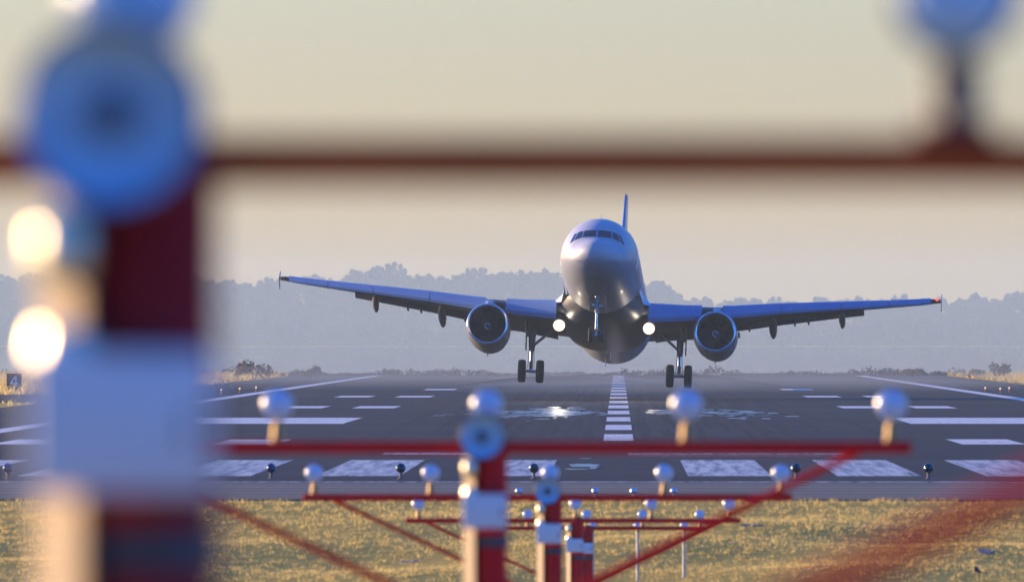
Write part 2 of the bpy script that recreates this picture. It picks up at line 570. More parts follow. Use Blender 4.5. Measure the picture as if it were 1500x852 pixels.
tag(mb.build('glint_and_worn_paint_patches', M['glint_paint_patch'], smooth=False), kind='structure')
quads('threshold_line', [(-22, 22, 346, 347.6)], M['paint_worn'])
quads('pad_joints', [(-34, 34, 316.0, 316.5), (-34, 34, 322.0, 322.7), (-34, 34, 328.5, 329.0), (-34, 34, 334.4, 335.3), (-34, 34, 340.5, 341.0)], M['joint'])


# ------------------------------------------------------------------ grass
def grass(name, n, x0, x1, y0, y1, hmin, hmax, wid, seed, material, zf, label):
    g = np.random.default_rng(seed)
    nc = n // 7
    cx = g.uniform(x0, x1, nc); cy = g.uniform(y0, y1, nc)
    x = (cx[:, None] + g.normal(0, 0.05, (nc, 7))).ravel()
    y = (cy[:, None] + g.normal(0, 0.05, (nc, 7))).ravel()
    y = np.minimum(y, y1)
    z = np.array([zf(a, b) for a, b in zip(x, y)]) - 0.01
    if name == 'grass':      # tufts creeping over the pavement edge
        k_ = y > y1 - 2.0
        y = np.where(k_, y + 1.3 * np.abs(np.sin(x * 0.9) * np.sin(x * 2.3 + 1)) * g.uniform(0, 1, x.size), y)
    # taller and shorter patches
    def vn(cx_, cy_, sd):
        gg = np.random.default_rng(sd).uniform(0, 1, (257, 257))
        u, v = (x / cx_) % 256, (y / cy_) % 256
        i, j = u.astype(int), v.astype(int); fu, fv = u - i, v - j
        fu, fv = fu * fu * (3 - 2 * fu), fv * fv * (3 - 2 * fv)
        return (gg[i, j] * (1 - fu) + gg[i + 1, j] * fu) * (1 - fv) + (gg[i, j + 1] * (1 - fu) + gg[i + 1, j + 1] * fu) * fv
    p = np.clip(0.30 * vn(3.1, 3.7, seed) + 0.45 * vn(0.9, 1.3, seed + 50) + 0.25 * vn(0.35, 0.5, seed + 90), 0, 1)
    p = np.clip((p - 0.3) / 0.4, 0, 1)
    h = g.uniform(hmin, hmax, x.size) * (0.72 + 0.42 * p)
    h = np.where(y > y1 - 1.2, h * 1.5, h)
    a = g.uniform(0, 2 * PI, x.size)
    lean = g.uniform(0.1, 0.8, x.size) * h
    la = g.uniform(0, 2 * PI, x.size)
    w = wid * g.uniform(0.6, 1.4, x.size)
    V = np.empty((x.size, 3, 3), np.float32)
    V[:, 0] = np.stack([x - w * np.cos(a), y - w * np.sin(a), z], 1)
    V[:, 1] = np.stack([x + w * np.cos(a), y + w * np.sin(a), z], 1)
    V[:, 2] = np.stack([x + lean * np.cos(la), y + lean * np.sin(la), z + h], 1)
    m = x.size
    me = bpy.data.meshes.new(name)
    me.vertices.add(m * 3); me.loops.add(m * 3); me.polygons.add(m)
    me.vertices.foreach_set('co', V.ravel())
    me.loops.foreach_set('vertex_index', np.arange(m * 3, dtype=np.int32))
    me.polygons.foreach_set('loop_start', np.arange(0, m * 3, 3, dtype=np.int32))
    me.polygons.foreach_set('loop_total', np.full(m, 3, np.int32))
    me.update()
    me.materials.append(material)
    o = bpy.data.objects.new(name, me); COL.objects.link(o)
    tag(o, label, 'grass', kind='stuff')
    return o


def blade_mat():
    m = ground_mat('dry_grass_blades', (0.72, 0.53, 0.15), (0.82, 0.62, 0.20), (0.42, 0.34, 0.08), 0.8, (1.2, 0.7, 1), 0.5, 1.6, 0.15)
    t = m.node_tree
    b = t.nodes['Principled BSDF']
    tr = t.nodes.new('ShaderNodeBsdfTranslucent')
    tr.inputs['Color'].default_value = (0.80, 0.62, 0.24, 1)
    mx = t.nodes.new('ShaderNodeMixShader'); mx.inputs[0].default_value = 0.5
    t.links.new(b.outputs[0], mx.inputs[1]); t.links.new(tr.outputs[0], mx.inputs[2])
    t.links.new(mx.outputs[0], t.nodes['Material Output'].inputs['Surface'])
    return m


M['blade'] = blade_mat()
grass('grass', 260000, -24, 22, 272, 309.4, 0.025, 0.075, 0.010, 3, M['blade'], ground_z, 'golden dry grass on the slope before the runway')
grass('verge_grass', 24000, -60, -27.8, 910, 1390, 0.25, 0.6, 0.05, 4, M['blade'], lambda a, b: -0.03, 'brown grass verge beside the far left of the runway')
grass('verge_grass', 24000, 27.8, 60, 860, 1390, 0.25, 0.6, 0.05, 5, M['blade'], lambda a, b: -0.03, 'brown grass verge beside the far right of the runway')
grass('verge_grass', 5000, -50, -27.8, 560, 792, 0.10, 0.25, 0.03, 6, M['blade'], lambda a, b: -0.03, 'brown grass island left of the runway before the taxiway')

for i, (px, py, sx, sy, lab) in enumerate([(600, 823, 0.17, 0.25, 'small blue puddle in the grass left of the second light bar post'),
                                  (1443, 808, 0.16, 0.42, 'blue puddle in the grass near the lower right corner'),
                                  (1098, 769, 0.20, 0.2, 'thin blue puddle in the grass right of the far light bars')]):
    d = 290
    for d10 in range(2700, 3095):
        d = d10 / 10
        if (CAM_Z - ground_z((px - VX) / FPX * d, d)) / d * FPX + VY < py: break
    x = (px - VX) / FPX * d
    zz = 0.0
    pm = MB()
    ring = [(x + sx * (1 + 0.25 * math.sin(3 * a + i)) * math.cos(a), d + sy * (1 + 0.2 * math.cos(2 * a + i)) * math.sin(a), 0) for a in [2 * PI * k / 48 for k in range(48)]]
    ring = [(p[0], p[1], ground_z(p[0], p[1]) + 0.012) for p in ring]
    low = [(p[0], p[1], p[2] - 0.25) for p in ring]
    pm.loft([low, ring])
    tag(pm.build('puddle', M['puddle'], smooth=False), lab, 'puddle')


# ------------------------------------------------------------------ foliage
def foliage(mb_name, blobs, per, size, material, seed, parent=None):
    """small leaf-clump faces scattered through ellipsoids: blobs = (centre, radii)"""
    g = np.random.default_rng(seed)
    P = []
    for c, r in blobs:
        d = g.normal(0, 1, (per, 3)); d /= np.linalg.norm(d, axis=1)[:, None]
        rad = g.uniform(0.25, 1.0, per) ** 0.5
        lump = 1 + 0.22 * np.sin(d[:, 0] * 5 + c[0]) * np.sin(d[:, 2] * 6 + c[1])
        P.append(np.array(c)[None] + d * (rad * lump)[:, None] * np.array(r)[None])
    P = np.concatenate(P)
    m = len(P)
    u = g.normal(0, 1, (m, 3)); u /= np.linalg.norm(u, axis=1)[:, None]
    w = np.cross(u, g.normal(0, 1, (m, 3))); w /= np.linalg.norm(w, axis=1)[:, None]
    s = size * g.uniform(0.5, 1.5, (m, 1))
    V = np.stack([P - u * s, P + w * s * 0.8, P + u * s, P - w * s * 0.8], 1).astype(np.float32)
    me = bpy.data.meshes.new(mb_name)
    me.vertices.add(m * 4); me.loops.add(m * 4); me.polygons.add(m)
    me.vertices.foreach_set('co', V.ravel())
    me.loops.foreach_set('vertex_index', np.arange(m * 4, dtype=np.int32))
    me.polygons.foreach_set('loop_start', np.arange(0, m * 4, 4, dtype=np.int32))
    me.polygons.foreach_set('loop_total', np.full(m, 4, np.int32))
    me.update()
    me.materials.append(material)
    o = bpy.data.objects.new(mb_name, me); COL.objects.link(o)
    if parent: o.parent = parent
    return o


M['leaf_far'] = mat('far_foliage', (0.040, 0.048, 0.042), 0.9, var=0.15, vscale=0.15)
M['leaf_red'] = mat('rust_foliage', (0.20, 0.08, 0.06), 0.85, var=0.25, vscale=2)
M['leaf_brown'] = mat('brown_foliage', (0.26, 0.18, 0.08), 0.85, var=0.25, vscale=2)
M['leaf_green'] = mat('olive_foliage', (0.13, 0.12, 0.05), 0.85, var=0.25, vscale=2)

# far wood on the other shore: skyline heights (photo pixels) of the back ridge
SKY = [(-600, 412), (-200, 398), (0, 400), (60, 398), (200, 404), (330, 406), (400, 404), (440, 403), (520, 391), (560, 386), (610, 393), (650, 396), (690, 390),
       (740, 394), (770, 388), (815, 392), (870, 400), (940, 408), (975, 413), (1000, 430), (1060, 434), (1130, 432), (1250, 434), (1310, 427), (1360, 433), (1440, 426), (1500, 424), (1700, 428), (2100, 434)]


def skyline(px):
    for (a, ya), (b, yb) in zip(SKY, SKY[1:]):
        if a <= px <= b: return ya + (yb - ya) * (px - a) / (b - a)
    return 430


def wood(name, D, px0, px1, step, yfun, seed, base, label, per):
    random.seed(seed)
    blobs = []
    px = px0
    while px < px1:
        lump = 5 * math.sin(px * 0.11 + seed) + 4 * math.sin(px * 0.047 + 2 * seed)
        top = at(px, yfun(px) + 9 + 0.8 * lump + random.uniform(-2, 6), D + random.uniform(-50, 50))
        w = random.uniform(3.5, 6.5)
        blobs.append(((top.x, top.y, top.z - w * 0.9), (w, w, w * 0.95)))
        for _ in range(3):          # twigs breaking the outline
            ww = random.uniform(0.9, 2.0)
            blobs.append(((top.x + random.uniform(-w, w), top.y, top.z - random.uniform(-0.4, 0.8) * ww), (ww, ww, ww * 1.2)))
        h = top.z - base
        for _ in range(max(5, int(h / 2.6))):
            ww = random.uniform(3.5, 6.5)
            blobs.append(((top.x + random.uniform(-6, 6), top.y + random.uniform(0, 30), base + random.uniform(0, 1) * (h - ww)), (ww, ww, ww * 0.8)))
        px += step * random.uniform(0.5, 1.5)
    o = foliage(name, blobs, per, 0.72, M['leaf_far'], seed)
    tag(o, label, 'wood', kind='stuff')
    return o


wood('far_wood', 12500, -300, 1800, 8, skyline, 11, -2.0, 'hazy blue wood on the far shore behind the aircraft', 260)
wood('shore_scrub', 11860, -300, 1800, 14, lambda p: 470 + 6 * math.sin(p * 0.013), 12, -3.0, 'low hazy scrub along the far shore', 200)

M['leaf_dark'] = mat('shimmer_scrub_leaf', (0.12, 0.11, 0.09), 0.9, var=0.25, vscale=0.4)
bl = []  # scrub added to break up the far runway edge like heat shimmer
random.seed(91)
for _ in range(420):
    x = random.uniform(-75, 75); yy = random.uniform(1392, 1408)
    hh = max(0.10, 0.75 * random.gauss(0.30, 0.16) + 0.14 * math.sin(x * 0.31) + 0.10 * math.sin(x * 0.9))
    bl.append(((x, yy, hh * 0.3), (random.uniform(0.4, 1.1), 0.6, hh)))
tag(foliage('shimmer_edge_scrub', bl, 90, 0.09, M['leaf_dark'], 92), 'dark low scrub added as a shimmering edge at the far runway end', 'scrub', kind='stuff')

# shrubs by the runway
SHRUBS = [(372, 555, 1230, 1.5, 1.15, 'leaf_red', 'rust red shrub standing on the verge left of the aircraft'),
          (352, 556, 1255, 0.7, 0.8, 'leaf_brown', 'small brown bush just left of the rust red shrub'),
          (455, 556, 1300, 0.9, 0.75, 'leaf_brown', 'brown bush right of the rust red shrub, above the painted edge line'),
          (1467, 556, 1270, 1.0, 0.95, 'leaf_green', 'olive bush on the right hand verge, nearest the frame edge'),
          (1337, 558, 1330, 1.1, 0.65, 'leaf_brown', 'low brown bush at the left end of the right hand verge'),
          (1430, 556, 1300, 0.8, 0.6, 'leaf_green', 'small olive bush left of the taller one on the right hand verge')]
for i, (px, py, d, w, h, mk, lab) in enumerate(SHRUBS):
    x = (px - VX) / FPX * d
    e = empty('shrub', (x, d, -0.03))
    tag(e, lab, 'shrub', 'shrubs on the verges')
    random.seed(50 + i)
    bl = [((random.uniform(-w, w) * 0.6, random.uniform(-w, w) * 0.5, h * random.uniform(0.3, 1.0)), (w * 0.42, w * 0.42, h * 0.40)) for _ in range(6)]
    foliage('foliage', bl, 160, 0.07, M[mk], 60 + i, e)
    st = MB()
    for k in range(4):
        st.tube((random.uniform(-.1, .1), random.uniform(-.1, .1), 0), (random.uniform(-w, w) * 0.5, random.uniform(-.3, .3), h), 0.035, 0.012, 6)
    st.build('stem', M['bark'], e)

# ------------------------------------------------------------------ approach light bars
BARGROUP = 'red approach light bars before the runway'


def lamp_head(parent, x, y, z, r=0.072, stem=0.20, dark=False, house=None):
    """one lamp: casting on the bar, neck, bowl with a domed glass towards the camera"""
    base = z - stem
    h = MB().lathe([(0.020, 0), (r * 0.62, 0.008), (r * 0.88, 0.04), (r * 0.98, 0.080), (r * 1.0, 0.092), (r * 1.07, 0.100), (r * 1.09, 0.108), (r * 1.07, 0.117), (r * 1.02, 0.123), (r * 0.95, 0.122)], (x, y + 0.10, z), (0, -1, 0), 28)
    ob = h.build('lamp', house or M['lamp'], parent)
    g = MB().lathe([(r * 0.965, 0), (r * 0.90, 0.008), (r * 0.76, 0.017), (r * 0.56, 0.025), (r * 0.30, 0.030), (0.002, 0.032)], (x, y - 0.0195, z), (0, -1, 0), 28)
    g.build('lens', M['bowl'] if dark else M['lamp_lens'], ob)
    k = MB().tube((x, y + 0.055, base + 0.01), (x, y + 0.055, base + 0.085), 0.030, 0.027, 16)
    k.tube((x, y + 0.055, base + 0.083), (x, y + 0.055, z - r * 0.8), 0.017, 0.017, 12)
    k.lathe([(0.036, 0), (0.036, 0.02), (0.03, 0.024)], (x, y + 0.055, base - 0.006), (0, 0, 1), 16)
    if dark:
        k.lathe([(0.017, 0), (0.034, 0.004), (0.034, 0.05), (0.017, 0.054)], (x, y + 0.055, base + 0.04), (0, 0, 1), 18)
        MB().rbox((x, y + 0.04, base - 0.004), (0.10, 0.07, 0.045), 0.01).build('mount', M['maroon'], ob)
    k.build('knuckle', M['ring'] if dark else M['knuckle'], ob)
    return ob


def light_bar(D, pxc, ybar, s, label, flasher=True, brace=True, box=True, half=2.16, slight=0.21):
    pc = at(pxc, ybar, D)
    base = gz(D) - 0.05
    e = empty('approach_light_bar', (pc.x, D, base))
    tag(e, label, 'light bar', BARGROUP)
    zb = pc.z - base
    py = -0.02
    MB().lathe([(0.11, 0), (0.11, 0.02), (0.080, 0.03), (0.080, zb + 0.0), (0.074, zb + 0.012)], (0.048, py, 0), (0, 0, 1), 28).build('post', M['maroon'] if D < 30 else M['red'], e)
    by = 0.015
    cb = MB().rbox((0, by, zb), (2 * half, 0.05, 0.062), 0.014)
    cb.box((0.042, 0.055, zb), (0.10, 0.03, 0.10))
    cb.build('crossbar', M['rust'] if D < 30 else M['red'], e)  # nearest crossbar has the flare-tinted red, same paint as the others otherwise
    if brace:
        for sgn in (-1, 1):
            MB().tube((sgn * 1.94, by + 0.05, zb), (0.042 + sgn * 0.04, by - 0.03, zb - 0.90), 0.019, 0.019, 12).build('brace', M['red'], e)
    for k in (-2, -1, 0, 1, 2):
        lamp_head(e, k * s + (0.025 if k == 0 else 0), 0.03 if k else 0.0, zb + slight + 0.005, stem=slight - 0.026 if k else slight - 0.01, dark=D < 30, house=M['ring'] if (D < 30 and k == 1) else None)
    if flasher:
        r = 0.116
        zf = zb + 0.055
        hs = MB().lathe([(0.05, 0), (r * 0.8, 0.02), (r, 0.07), (r, 0.13), (r * 0.955, 0.136), (r * 0.93, 0.128)], (0.002, py - 0.015, zf), (0, -1, 0), 32, 'start')
        ho = hs.build('flasher', M['ring'], e)
        bw = MB().lathe([(r * 0.925, 0.127), (r * 0.80, 0.098), (r * 0.60, 0.075), (r * 0.36, 0.062), (0.004, 0.058)], (0.002, py - 0.015, zf), (0, -1, 0), 32, cap=False)
        bw.build('reflector', M['bowl'], ho)
        bl = MB().sphere((0.002, py - 0.115, zf), 0.026, 1, 1.2, 1.2, 14, 10)
        bl.build('flash_tube', M['bulb'], ho)
    # conduit up the left side, bright couplings
    tri = [(-0.092, 0.03), (-0.087, 0.022), (-0.038, -0.100), (-0.032, -0.102), (-0.028, -0.096), (-0.028, 0.03)]
    MB().loft([[(a, b, z) for a, b in tri] for z in (0, zb - 0.045)]).build('conduit', M['conduit'], e)
    for dz in (-0.106, -0.246):
        MB().lathe([(0.024, -0.046), (0.034, -0.040), (0.038, -0.02), (0.0395, 0.0), (0.038, 0.02), (0.034, 0.040), (0.024, 0.046)], (-0.058, py - 0.075, zb + dz), (0, 0, 1), 20).build('coupling', M['coupling'], e)
    if box:
        b = MB().rbox((0.014, py - 0.130, zb - 0.318), (0.222, 0.075, 0.172), 0.012).build('control_box', M['box'], e)
        MB().rbox((0.10, py - 0.165, zb - 0.325), (0.012, 0.012, 0.04), 0.003).build('latch', M['conduit'], b)
    cl_ = MB().lathe([(0.082, 0), (0.090, 0.004), (0.090, 0.05), (0.082, 0.054)], (0.048, py, zb - 0.50), (0, 0, 1), 24)
    cl_.build('clamp', M['ring'], e)
    return e


light_bar(20.0, 165, 237, 1.03, 'nearest and most blurred red light bar, its big blue lamp filling the upper left', slight=0.20)
light_bar(82.4, 706, 655, 1.03, 'red light bar across the middle, white box on its post, left of the aircraft')
light_bar(144.6, 802, 728, 1.03, 'red light bar lying along the pavement edge, its small flasher post below the aircraft belly')
light_bar(211.0, 840, 762, 1.0, 'small red light bar with a purple red post just right of the third flasher post', flasher=False)
light_bar(262.0, 857, 773, 0.917, 'farthest thin red light bar, crossing the grass just above the steel poles', flasher=False, half=1.95, brace=False)

# lights on single thin steel poles
for i, (px, lab) in enumerate([(1002, 'rightmost of the three lamps on thin steel poles in the grass'),
                               (934, 'middle lamp on a thin steel pole in the grass'),
                               (868, 'lamp on a thin steel pole, half behind the farthest red posts')]):
    d = 287.0
    t = at(px, 769, d)
    b = ground_z(t.x, d) - 0.03
    e = empty('pole_light', (t.x, d, b))
    tag(e, lab, 'pole light', 'lamps on thin steel poles in the grass')
    zz = t.z - b
    MB().lathe([(0.06, 0), (0.06, 0.02), (0.026, 0.03), (0.026, zz - 0.1)], (0, 0, 0), (0, 0, 1), 14).build('pole', M['pole'], e)
    lamp_head(e, 0, -0.055, zz, r=0.062, stem=0.11)

# low lamps along the pavement edge
for i, (px, lab) in enumerate([(760, 'small white lamp on the pavement edge, left of the third flasher post'),
                               (872, 'small white lamp on the pavement edge, just right of the third flasher post'),
                               (928, 'small white lamp on the pavement edge below the white centreline'),
                               (987, 'small white lamp on the pavement edge, rightmost of its row')]):
    d = 314.0
    t = at(px, 720, d)
    e = empty('low_lamp', (t.x, d, 0))
    tag(e, lab, 'low lamp', 'low white lamps along the pavement edge')
    MB().lathe([(0.055, 0), (0.055, 0.014), (0.02, 0.02), (0.02, 0.06)], (0, 0, 0), (0, 0, 1), 14).build('stem', M['pole'], e)
    MB().sphere((0, 0, 0.115), 0.062, 1.1, 1, 0.95, 20, 12).build('lamp', M['lamp'], e)

# threshold lights: dark globes on short stems
TL = [(11, 'dark globe threshold light at the left frame edge, left of the nearest post', 'globe_blue'),
      (397, 'deep blue globe threshold light, left of the second red post', 'globe_blue'),
      (587, 'dark globe threshold light standing on the white stripe left of the second red post', 'globe'),
      (782, 'dark globe threshold light directly above the third flasher post', 'globe'),
      (972, 'dark globe threshold light half behind a pale blurred lamp right of the centreline', 'globe'),
      (1166, 'dark globe threshold light just right of the last lamp on the third light bar', 'globe'),
      (1360, 'dark globe threshold light farthest right, between two white stripes', 'globe')]
for i, (px, lab, mk) in enumerate(TL):
    d = 356.0
    x = (px - VX) / FPX * d
    e = empty('threshold_light', (x, d, 0.0))
    tag(e, lab, 'threshold light', 'threshold lights across the runway end')
    MB().lathe([(0.06, 0), (0.06, 0.012), (0.028, 0.02), (0.028, 0.11), (0.045, 0.115), (0.045, 0.135)], (0, 0, 0), (0, 0, 1), 16).build('stem', M['stake'], e)
    MB().sphere((0, 0, 0.225), 0.108, 1, 1, 1, 24, 16).build('globe', M[mk], e)
    MB().lathe([(0.109, 0), (0.111, 0.004), (0.109, 0.008)], (0, 0, 0.20), (0, 0, 1), 24, cap=False).build('rim', M['stake'], e)

# runway edge lights, far away and lit
EL = [(28, 577, 'lit edge light with an orange stake, in front of the left grass island'), (324, 572, 'leftmost pale edge light beyond the nearest post'),
      (351, 570, 'lit edge light below the small brown bush'), (375, 568, 'lit edge light below the rust red shrub'),
      (1443, 569, 'orange lit edge light at the far right, left of two others'), (1465, 570, 'orange lit edge light at the far right, middle of three'),
      (1478, 569, 'orange lit edge light at the far right, nearest the frame edge')]
for i, (px, py, lab) in enumerate(EL):
    d = d_of(py + 5)
    x = (px - VX) / FPX * d
    e = empty('runway_edge_light', (x, d, 0.0))
    tag(e, lab, 'edge light', 'lit edge lights along the runway')
    MB().lathe([(0.05, 0), (0.05, 0.015), (0.022, 0.02), (0.022, 0.20)], (0, 0, 0), (0, 0, 1), 12).build('stem', M['edge_orange'], e)
    MB().sphere((0, 0, 0.24), 0.055, 1, 1, 1, 14, 10).build('lens', M['edge_glow'], e)

# distance sign with the figure 4
d = 960.0
t = at(20.5, 570, d)
e = empty('distance_sign', (t.x, d, -0.03))
tag(e, 'black square distance sign with a white figure 4 on the left verge', 'sign')
s = FPX / d
w = 22 / s
zc = CAM_Z - (558.5 - VY) / s + 0.03
pn = MB().rbox((0, 0, zc), (w, 0.16, w * 1.08), 0.02).build('panel', M['sign'], e)
for sx in (-1, 1):
    MB().tube((sx * w * 0.38, 0.02, 0), (sx * w * 0.38, 0.02, zc - w * 0.5), 0.03, 0.03, 10).build('leg', M['pole'], e)
fy = -0.084
g4 = MB()


def bar2(x0, z0, x1, z1, th):
    a = Vector((x0, 0, z0)); b = Vector((x1, 0, z1)); dd = (b - a); q = Vector((0, 1, 0)).cross(dd.normalized()) * th / 2
    p = [a - q, a + q, b + q, b - q]
    vs = [(v.x * w, fy, zc + v.z * w) for v in p] + [(v.x * w, fy - 0.012, zc + v.z * w) for v in p]
    g4.add(vs, [(0, 1, 2, 3), (7, 6, 5, 4), (0, 4, 5, 1), (1, 5, 6, 2), (2, 6, 7, 3), (3, 7, 4, 0)])


bar2(0.12, -0.36, 0.12, 0.36, 0.12)
fy -= 0.002
bar2(0.09, 0.34, -0.22, -0.10, 0.11)
fy -= 0.002
bar2(-0.27, -0.13, 0.27, -0.13, 0.11)
g4.build('figure', M['digit'], pn, smooth=False)

# dark marker leaning in the grass, lower right corner
d = 286.5
t = at(1437, 858, d)
e = empty('marker_cone', (t.x, d, t.z))
tag(e, 'small dark leaning marker in the grass at the lower right corner', 'marker')
MB().lathe([(0.24, 0), (0.24, 0.03), (0.16, 0.04), (0.03, 0.36), (0.0, 0.37)], (0, 0, 0), (-0.3, 0, 1), 16).build('cone', M['dark'], e)
MB().rbox((0, 0, -0.02), (0.5, 0.5, 0.04), 0.01).build('foot', M['dark'], e)

# ------------------------------------------------------------------ the aircraft
PITCH, ROLL, YAW = R(9.7), R(2.0), R(2.35)
ROT = Matrix.Rotation(-YAW, 4, 'Z') @ Matrix.Rotation(ROLL, 4, 'Y') @ Matrix.Rotation(-PITCH, 4, 'X')
crown = Vector((0, 5.0, 1.95))
loc = at(880, 320, PLANE_D + 5) - (ROT @ crown)
air = empty('airliner', loc)
air.rotation_euler = ROT.to_euler()
tag(air, 'twin engine airliner lifting off the runway towards the camera with landing lights on', 'airliner')

ST = [  # aft, top, bottom, half width
    (0.0, -0.54, -0.56, 0.01), (0.03, -0.38, -0.74, 0.19), (0.10, -0.26, -0.90, 0.34), (0.25, -0.11, -1.06, 0.54), (0.5, 0.02, -1.25, 0.78), (0.8, 0.12, -1.40, 0.98),
    (1.1, 0.22, -1.52, 1.13), (1.45, 0.37, -1.63, 1.29), (1.75, 0.60, -1.70, 1.40), (2.1, 0.87, -1.77, 1.51), (2.6, 1.18, -1.85, 1.63), (3.2, 1.46, -1.92, 1.74), (4.0, 1.73, -1.99, 1.85),
    (5.0, 1.94, -2.04, 1.94), (6.0, 2.05, -2.07, 1.975), (10, 2.07, -2.07, 1.975), (24, 2.07, -2.07, 1.975), (26, 2.07, -1.92, 1.96), (28, 2.07, -1.60, 1.84), (30, 2.05, -1.15, 1.62),
    (32, 2.00, -0.62, 1.34), (34, 1.9, -0.05, 1.0), (36, 1.72, 0.55, 0.60), (37.2, 1.5, 0.92, 0.28), (37.55, 1.35, 1.05, 0.14)]
SA = np.array(ST)


def sect(y):
    return [float(np.interp(y, SA[:, 0], SA[:, k])) for k in (1, 2, 3)]


NR = 64
ringsl = []
for y0, y1 in zip(SA[:-1, 0], SA[1:, 0]):
    m = 4 if y0 < 6 else 2
    for q in range(m):
        ringsl.append(y0 + (y1 - y0) * q / m)
ringsl.append(SA[-1, 0])


def smooth_sect(y):
    # Catmull-Rom through the stations
    i = int(np.clip(np.searchsorted(SA[:, 0], y) - 1, 0, len(SA) - 2))
    t = (y - SA[i, 0]) / (SA[i + 1, 0] - SA[i, 0])
    out = []
    for k in (1, 2, 3):
        p1, p2 = SA[i, k], SA[i + 1, k]
        h = SA[i + 1, 0] - SA[i, 0]
        m1 = (SA[i + 1, k] - SA[i - 1, k]) / (SA[i + 1, 0] - SA[i - 1, 0]) if i > 0 else (p2 - p1) / h
        m2 = (SA[i + 2, k] - SA[i, k]) / (SA[i + 2, 0] - SA[i, 0]) if i < len(SA) - 2 else (p2 - p1) / h
        if i == 0: m1 = (p2 - p1) / h * 1.6
        out.append((2 * t**3 - 3 * t**2 + 1) * p1 + (t**3 - 2 * t**2 + t) * h * m1 + (-2 * t**3 + 3 * t**2) * p2 + (t**3 - t**2) * h * m2)
    return out


rings = []
for y in ringsl:
    tp, bt, hw = smooth_sect(y)
    zc, hh = (tp + bt) / 2, (tp - bt) / 2
    rings.append([(hw * math.cos(2 * PI * k / NR), y, zc + hh * math.sin(2 * PI * k / NR)) for k in range(NR)])
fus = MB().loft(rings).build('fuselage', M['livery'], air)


def skin_y(x, z):
    """how far aft the nose surface lies at this place of its front view"""
    lo, hi = 0.0, 6.0
    for _ in range(40):
        mid = (lo + hi) / 2
        tp, bt, hw = smooth_sect(mid)
        zc, hh = (tp + bt) / 2, (tp - bt) / 2
        if (x / max(hw, 1e-6)) ** 2 + ((z - zc) / max(hh, 1e-6)) ** 2 < 1: hi = mid
        else: lo = mid
    return hi


def pane(name, quad, parent):
    """curved pane following the nose: quad = four (x, z) corners, front view"""
    n = 8
    top, back = [], []
    (a, b, c, d_) = [Vector((q[0], q[1])) for q in quad]
    vs, fs = [], []
    for j in range(n + 1):
        for i in range(n + 1):
            u, v = i / n, j / n
            p = (a * (1 - u) + b * u) * (1 - v) + (d_ * (1 - u) + c * u) * v
            yy = skin_y(p.x, p.y)
            e_ = 0.01
            nx = skin_y(p.x + e_, p.y) - skin_y(p.x - e_, p.y)
            nz = skin_y(p.x, p.y + e_) - skin_y(p.x, p.y - e_)
            nn = Vector((nx / (2 * e_), -1, nz / (2 * e_))).normalized()
            vs.append(Vector((p.x, yy, p.y)) + nn * 0.012)
    for j in range(n):
        for i in range(n):
            k = j * (n + 1) + i
            fs.append((k, k + 1, k + n + 2, k + n + 1))
    o = MB().add(vs, fs).build(name, M['glass'], parent)
    return o


for sg in (-1, 1):
    for q in ([(0.045, 0.385), (0.74, 0.37), (0.66, 0.80), (0.045, 0.82)],
              [(0.80, 0.36), (1.16, 0.22), (0.985, 0.73), (0.735, 0.78)],
              [(1.215, 0.19), (1.37, 0.115), (1.18, 0.64), (1.05, 0.70)]):
        pane('cockpit_window', [(sg * x, z) for x, z in q], air)

# cabin windows along both sides
for sg in (-1, 1):
    for k in range(27):
        y = 7.6 + 0.62 * k
        if 14.3 < y < 14.6: continue
        zc = 0.42
        vs = []
        for a in range(12):
            an = 2 * PI * a / 12
            z = zc + 0.17 * math.sin(an); yy = y + 0.115 * math.cos(an)
            vs.append((sg * (1.975 * math.sqrt(1 - (z / 2.07) ** 2) + 0.008), yy, z))
        MB().add(vs, [tuple(range(12))]).build('cabin_window', M['glass'], air)

# forward cabin doors, a little proud of the skin
for sg in (-1, 1):
    vs, fs = [], []
    for j in range(11):
        z = -0.55 + 1.85 * j / 10
        for i in range(7):
            y = 4.75 + 0.82 * i / 6
            tp, bt, hw = smooth_sect(y)
            zc_, hh = (tp + bt) / 2, (tp - bt) / 2
            vs.append((sg * (hw * math.sqrt(max(0, 1 - ((z - zc_) / hh) ** 2)) + 0.012), y, z))
    for j in range(10):
        for i in range(6):
            k = j * 7 + i
            fs.append((k, k + 1, k + 8, k + 7))
    dr = MB().add(vs, fs).build('cabin_door', M['box'], air)
    tp, bt, hw = smooth_sect(5.1)
    MB().rbox((sg * (hw * 0.985 + 0.02), 5.1, 0.15), (0.03, 0.22, 0.05), 0.008).build('handle', M['chrome'], dr)

# wing-body fairing
rf = []
for y, hw, bt in ((9.6, 1.2, -1.95), (10.4, 1.75, -2.2), (11.6, 2.1, -2.42), (13.5, 2.28, -2.50), (17.5, 2.28, -2.50), (19.5, 2.12, -2.38), (21.2, 1.6, -2.12), (22.2, 1.0, -1.95)):
    rf.append([(hw * math.copysign(abs(math.cos(a)) ** 0.75, math.cos(a)), y, -1.1 + (1.1 + bt) * abs(math.sin(a)) ** 0.85 * (1 if math.sin(a) < 0 else -1) * (1 if math.sin(a) < 0 else 0.3)) for a in [2 * PI * k / 40 for k in range(40)]])
MB().loft(rf).build('belly_fairing', M['fairing'], air)


